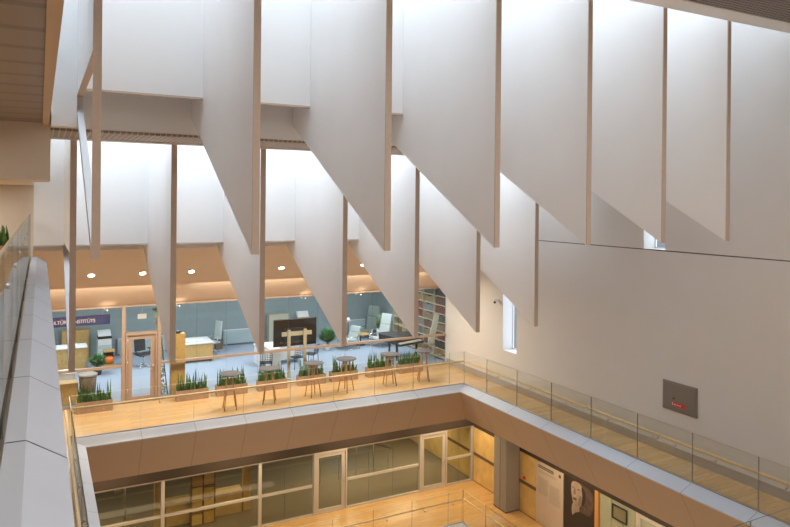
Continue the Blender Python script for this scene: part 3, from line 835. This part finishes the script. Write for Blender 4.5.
# ------------------------------------------------------------------ right wall fittings
t = thing('wall_access_panel', 'square grey access panel with a red label on the right wall', 'panel', (XW, 11.33, 1.15))
box('panel_frame', (-.035, 0, 0), (0, 1.04, .75), 'cab', t)
box('panel_door', (-.045, .04, .04), (-.036, 1.0, .71), mat('panel_door_grey', (.235, .20, .175), .5), t)
bm = bmesh.new(); add_tube(bm, (-.06, .68, .33), (-.045, .68, .33), .025); obj('panel_lock', bm, 'black', t)
box('red_label', (-.05, .34, .14), (-.046, .74, .235), 'red', t)
boxes('label_marks', [((-.053, .70, .15), (-.051, .72, .225)), ((-.053, .62, .165), (-.051, .66, .20)), ((-.053, .46, .165), (-.051, .5, .2)), ((-.053, .54, .165), (-.051, .58, .2))], 'pink', t)
t = thing('security_camera', 'small white security camera on the right wall beside the tall slot window', 'camera', (XW, 19.62, 3.02))
box('camera_mount', (-.06, -.05, -.05), (0, .05, .05), 'white', t)
bm = bmesh.new(); add_tube(bm, (-.05, 0, 0), (-.14, -.03, -.02), .02); obj('camera_arm', bm, 'white', t)
bm = bmesh.new(); add_tube(bm, (-.12, .04, 0), (-.26, -.12, -.05), .055); obj('camera_body', bm, 'white', t)
bm = bmesh.new(); add_tube(bm, (-.255, -.115, -.048), (-.27, -.13, -.052), .045); obj('camera_lens', bm, 'black', t)
# balcony-side spots on the frame head
f0 = None
for k, x in enumerate([1.9, 4.1, 6.3, 8.5, 10.7, 12.9]):
    lab = 'tiny wall-washing spotlight on the office frame head, %s from the left' % ORD[k]
    if f0 is None:
        f0 = thing('frame_spotlight', lab, 'spotlight', (x, YF-.12, 3.02), 0, 'small spotlights along the office frame head')
        bm = bmesh.new(); add_tube(bm, (0, .05, -.02), (0, -.02, .0), .012); obj('spot_bracket', bm, 'steel', f0)
        bm = bmesh.new(); add_tube(bm, (0, -.03, -.03), (0, -.05, .02), .025, .028); obj('spot_head', bm, 'steel', f0)
    else: dup(f0, (x, YF-.12, 3.02), lab)
    l = bpy.data.lights.new('frame_spot', 'SPOT'); l.energy = 2.2; l.spot_size = 2.6; l.spot_blend = .8; l.color = (1, .80, .58); l.shadow_soft_size = .05
    lo = bpy.data.objects.new('frame_spot_light', l); C.objects.link(lo); lo.location = (x, YF-.22, 3.0); lo.rotation_euler = (PI-.35, 0, 0)

# ------------------------------------------------------------------ lower floor front
LZ1 = -2.68
glazing('lower floor glass front under the brown slab edge', [1.50, 3.65, 6.92, 15.9], [2.5, 5.2, 7.83, 11.17, 12.21, 15.27], -2, 15.95, ZL, LZ1, -3.90,
        [(8.93, 10.24), (13.40, 14.66)], 'lglass', 'frame2')
glass_door('pale framed glass door in the lower front, left of the two', 8.93, 10.24, ZL, LZ1-.1, LZ1, 'lglass', 'frame2')
glass_door('pale framed glass door in the lower front, nearest the corner', 13.40, 14.66, ZL, LZ1-.1, LZ1, 'lglass', 'frame2')
struct(boxes('trim_13', [((-4, YF-.1, LZ1+.002), (15.95, YF+.1, -1.35))], 'shadegap'))
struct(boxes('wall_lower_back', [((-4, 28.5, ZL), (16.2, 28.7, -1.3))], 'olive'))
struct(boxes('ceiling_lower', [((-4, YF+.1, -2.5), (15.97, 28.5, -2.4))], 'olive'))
struct(boxes('wall_lower_right', [((15.97, 2, ZL), (16.2, 28.5, -1.3))], 'tan'))
struct(boxes('trim_14', [((15.93, 2, -2.74), (15.969, YF-.1, -1.31))], 'shadegap'))
def wall_panels(y0, y1, n, label):
    t = thing('wood_wall_panel', label, 'wall panel', (15.965, y0, ZL))
    L = (y1-y0)/n
    for i in range(n):
        box('lower_board', (-.03, i*L+.006, .03), (0, (i+1)*L-.006, 1.08), 'yel', t); box('upper_board', (-.03, i*L+.006, 1.2), (0, (i+1)*L-.006, 2.22), 'yel', t)
    box('dark_band', (-.05, 0, 1.085), (0, y1-y0, 1.195), 'darkrail', t); box('plinth', (-.03, 0, 0), (0, y1-y0, .026), 'darkrail', t)
    return t
wall_panels(20.8, YF-.12, 1, 'yellow wood wall panelling in the corner left of the grey column')
wall_panels(19.06, 19.98, 1, 'yellow wood wall panelling between the grey column and the text poster')
wall_panels(YF+.12, 28.4, 4, 'yellow wood wall panelling seen through the lower glass')
tag(box('red_call_point', (15.90, 19.65, -3.70), (15.934, 19.75, -3.60), 'red'), 'small red call point above the dark band by the grey column', 'call point')
t = thing('clad_column', 'grey clad square column standing against the lower wall', 'column', (15.60, 20.38, ZL))
box('column_body', (-.28, -.38, 0), (.36, .38, 2.9), 'colgrey', t); box('column_joint', (-.286, -.02, 0), (-.28, .0, 2.9), 'seam', t); box('column_foot', (-.29, -.39, 0), (.36, .39, .05), 'seam', t)
# posters
P0 = 15.955
t = thing('text_poster', 'tall pale exhibition poster with a heading and blocks of small print', 'poster', (P0, 17.62, ZL))
box('poster_board', (-.03, 0, .02), (0, 1.42, 2.22), 'poster', t)
def lines(name, y0, y1, z0, z1, n, m, par, seed=1, th=.5):
    random.seed(seed); bm = bmesh.new(); hh = (z1-z0)/n
    for i in range(n):
        zc = z1-(i+.5)*hh; e = y0+(y1-y0)*random.uniform(0, .15)
        add_box(bm, (-.034, e, zc-hh*th/2), (-.031, y1, zc+hh*th/2))
    return obj(name, bm, m, par)
lines('poster_heading', .35, 1.3, 2.0, 2.12, 2, 'inkd', t, 2, .6)
lines('poster_heading_mark', .1, .22, 2.0, 2.12, 1, 'inkd', t, 2, .9)
lines('poster_subheading', .3, 1.3, 1.84, 1.94, 2, 'ink', t, 3)
lines('poster_text', .75, 1.3, 1.1, 1.68, 16, 'ink', t, 4, .55); lines('poster_text', .12, .68, .95, 1.6, 18, 'ink', t, 5, .55)
t = thing('portrait_poster', 'large sepia portrait poster of a woman with dark hair, head turned', 'poster', (P0, 16.14, ZL))
box('poster_board', (-.03, 0, .02), (0, 1.44, 2.22), 'pdark', t)
def flat(name, pts, dx, m, par, sm=True):
    # closed outline in (y, z) on the poster; smoothed by midpoint subdivision
    if sm:
        for _ in range(2):
            q = []
            for i in range(len(pts)):
                a, b = pts[i], pts[(i+1) % len(pts)]
                q += [(a[0]*.75+b[0]*.25, a[1]*.75+b[1]*.25), (a[0]*.25+b[0]*.75, a[1]*.25+b[1]*.75)]
            pts = q
    bm = bmesh.new(); add_prism(bm, pts, 'X', -.031-dx, -.030); return obj(name, bm, m, par)
# y decreases towards the viewer's right in the picture
flat('portrait_hair', [(.98, 2.19), (.5, 2.19), (.08, 2.1), (.04, 1.75), (.12, 1.35), (.4, 1.2), (.7, 1.25), (.98, 1.7)], .001, 'phair', t)
flat('portrait_hair_lock', [(.62, 2.15), (.40, 2.0), (.42, 1.6), (.60, 1.45), (.55, 1.8)], .0045, 'pdark', t)
flat('portrait_neck', [(1.05, 1.45), (.75, 1.5), (.66, 1.15), (.80, .95), (1.06, 1.0)], .002, 'pskin', t)
flat('portrait_face', [(1.06, 2.18), (.62, 2.19), (.52, 1.95), (.55, 1.62), (.70, 1.36), (.90, 1.32), (1.03, 1.5), (1.09, 1.85)], .003, 'pskin', t)
flat('portrait_cheek_shadow', [(.70, 1.75), (.60, 1.85), (.56, 1.6), (.7, 1.4), (.78, 1.42)], .004, 'pshade', t)
flat('portrait_nose', [(.93, 1.98), (.88, 1.98), (.86, 1.75), (.95, 1.72), (.99, 1.76)], .004, 'pshade', t)
flat('portrait_mouth', [(1.0, 1.62), (.86, 1.64), (.80, 1.60), (.9, 1.54), (.99, 1.56)], .004, 'phair', t)
flat('portrait_eye', [(.80, 1.97), (.68, 1.99), (.68, 1.94), (.80, 1.93)], .004, 'phair', t)
flat('portrait_eye', [(1.04, 1.97), (.97, 1.98), (.97, 1.93), (1.03, 1.93)], .004, 'phair', t)
flat('portrait_clothing', [(.85, 1.2), (.45, 1.28), (.1, 1.15), (.03, .5), (.03, .05), (1.2, .05), (1.25, .5), (1.1, .9)], .003, 'pdark', t)
tag(box('poster_end_board', (15.90, 15.96, ZL), (15.965, 16.12, LZ1-.05), mat('orange_wood', (.60, .30, .09), .5)), 'narrow orange wood upright at the right edge of the portrait poster', 'board')
t = thing('glass_wall_panel', 'pale green glazed wall panels right of the portrait poster', 'wall panel', (15.965, 14.5, ZL))
for i in range(3): box('green_panel', (-.03, .0+i*.47, .02), (0, .45+i*.47, 2.22), 'palegreen', t)
t = thing('framed_picture', 'small dark framed picture on the pale green panels', 'picture', (15.93, 14.78, -3.3))
boxes('picture_frame', [((-.03, 0, 0), (0, .6, .04)), ((-.03, 0, .41), (0, .6, .45)), ((-.03, 0, .04), (0, .04, .41)), ((-.03, .56, .04), (0, .6, .41))], 'black', t)
box('picture_sheet', (-.015, .04, .04), (-.005, .56, .41), 'olive', t)
t = thing('side_door', 'white framed door at the right end of the lower wall', 'door', (15.965, 13.15, ZL))
boxes('door_frame', [((-.06, 1.12, 0), (0, 1.22, 2.22)), ((-.06, 0, 0), (0, .1, 2.22)), ((-.06, .1, 2.12), (0, 1.12, 2.22))], 'frame2', t)
box('door_leaf', (-.03, .1, .02), (0, 1.12, 2.12), 'palegreen', t)

# lower room contents
t = thing('book_cabinet', 'yellow wooden book cabinet with shelves behind the lower glass', 'bookcase', (5.2, 24.3, ZL))
boxes('cabinet_carcass', [((-.42, .12, 0), (.42, .15, 1.85)), ((-.42, -.15, 0), (-.39, .12, 1.85)), ((.39, -.15, 0), (.42, .12, 1.85)), ((-.01, -.15, 0), (.02, .12, 1.85))], 'darkrail', t)
for z in (0, .45, .9, 1.35, 1.82): box('shelf_board', (-.39, -.14, z), (.39, .12, z+.03), 'darkrail', t)
yb = mat('file_box_yellow', (.62, .38, .08), .6); yb2 = mat('file_box_ochre', (.70, .48, .14), .6)
for r in range(4):
    for c in range(2):
        x0 = -.38 if c == 0 else .03
        hh = .40 if (r+c) % 3 else .34
        o = box('file_box', (5.2+x0, 24.3-.12, ZL+.032+.45*r), (5.2+x0+.35, 24.3+.11, ZL+.032+.45*r+hh), yb if (r+c) % 2 else yb2)
        tag(o, '%s yellow file box on the %s shelf of the wooden book cabinet' % (['left', 'right'][c], ['lowest', 'second', 'third', 'highest'][r]), 'file box', 'file boxes in the lower book cabinet')
t = thing('yellow_counter', 'low yellow wooden counter behind the book cabinet in the lower glass room', 'counter', (4.0, 24.78, ZL))
box('counter_body', (.0, -.25, 0), (2.68, .25, .76), 'yel', t); box('counter_top', (-.05, -.28, .76), (2.72, .28, .80), 'oak', t)
for i, x in enumerate((3.62, 6.75)):
    tag(box('wood_pier', (x, 24.6, ZL), (x+.28, 24.8, -2.5), 'yel'), 'yellow wooden pier behind the lower glass, %s' % ['left of the book cabinet', 'right of the book cabinet'][i], 'pier', 'yellow piers in the lower room')
t = thing('ventilation_duct', 'grey pipe and white box hanging in the dark lower left room', 'pipe', (2.75, 25.0, ZL))
bm = bmesh.new(); add_tube(bm, (-.05, 0, .9), (-.1, 0, 1.6), .05); add_tube(bm, (-.1, 0, 1.6), (.15, 0, 2.45), .05); obj('duct_pipe', bm, 'steel', t)
box('duct_box', (-.4, -.05, 1.35), (-.15, .05, 1.6), 'cream', t)
box('duct_support', (-.07, -.03, 0), (-.02, .03, .92), 'steel', t)
t = thing('stair_rail', 'sloping dark stair rail inside the lower glass room', 'handrail', (11.2, 25.6, ZL))
bm = bmesh.new(); add_tube(bm, (-1.2, 0, 2.3), (2.2, 0, .9), .03); obj('rail', bm, 'black', t)
for x in (-1.0, -.2, .6, 1.4, 2.1):
    bm = bmesh.new(); add_tube(bm, (x, 0, 0), (x, 0, 2.3-(x+1.2)*1.4/3.4), .015); obj('baluster', bm, 'steel', t)

# ------------------------------------------------------------------ lights
def area(name, loc, rot, sx_, sy_, e, col, spread=PI):
    l = bpy.data.lights.new(name, 'AREA'); l.shape = 'RECTANGLE'; l.size = sx_; l.size_y = sy_; l.energy = e; l.color = col; l.spread = spread
    o = bpy.data.objects.new(name, l); C.objects.link(o); o.location = loc; o.rotation_euler = rot; return o
SKY = (.76, .87, 1.0)
area('skylight_front', (5.3, 11.05, 16.3), (0, 0, 0), 18.6, 4.1, 2250, SKY)
area('skylight_back', (5.3, 16.85, 13.75), (0, 0, 0), 18.6, 3.4, 2350, SKY)
for s in slots:
    area('slot_daylight', (XW+.58, (s[0]+s[1])/2, (s[2]+s[3])/2), (0, PI/2, 0), s[3]-s[2]+.2, s[1]-s[0]+.3, 32, SKY)
area('atrium_fill', (6, 2.5, 10.2), (0, 0, 0), 10, 5, 420, (1, .95, .9))  # ambient fill added under the closed roof
for x in (1, 5, 9, 13): area('office_ceiling_light', (x, 26.3, 3.1), (0, 0, 0), 1.5, 3.5, 95, (.90, .97, 1.0))
for x in (1.5, 6.3, 11): area('balcony_ceiling_light', (x, 21.3, 3.9), (math.radians(0), 0, 0), 4, .8, 160, (1, .86, .66))
for x in (1.5, 6, 10.5, 14.4): area('lower_ceiling_light', (x, 21.9, -1.5), (0, 0, 0), 2.5, 1.2, 85, (1, .76, .44))
for y in (9, 13, 17): area('lower_side_light', (14.8, y, -1.5), (0, 0, 0), 1.0, 2.5, 55, (1, .78, .48))
for x in (2, 6.5, 11, 14.4): area('lower_room_light', (x, 25.8, -2.56), (0, 0, 0), 2, 1, 28 if x < 7 else 62, (1, .84, .55))  # the one nearest the corner is added to brighten the yellow panelling
area('gallery_light', (-2, 9, 7.7), (0, 0, 0), 1.5, 12, 60, (1, .86, .7))
area('gallery_end_fill', (-2, 16.9, 6.78), (0, 0, 0), 2, 1.5, 45, (1, .93, .82))  # added fill, lifts the tan end wall of the gallery
area('void_bounce_lamp', (7, 13.5, -9.7), (PI, 0, 0), 10, 10, 350, (1, .72, .45))

w = bpy.data.worlds.new('world'); sc.world = w; w.use_nodes = True
w.node_tree.nodes['Background'].inputs[0].default_value = (.8, .87, 1, 1); w.node_tree.nodes['Background'].inputs[1].default_value = .3

sc.view_settings.view_transform = 'Standard'; sc.view_settings.look = 'None'; sc.view_settings.gamma = 1
sc.view_settings.exposure = .30; sc.view_settings.use_curve_mapping = False
cy = sc.cycles
cy.use_denoising = True; cy.max_bounces = 10; cy.diffuse_bounces = 5; cy.glossy_bounces = 3; cy.transparent_max_bounces = 24
cy.sample_clamp_indirect = 5; cy.caustics_reflective = False; cy.caustics_refractive = False
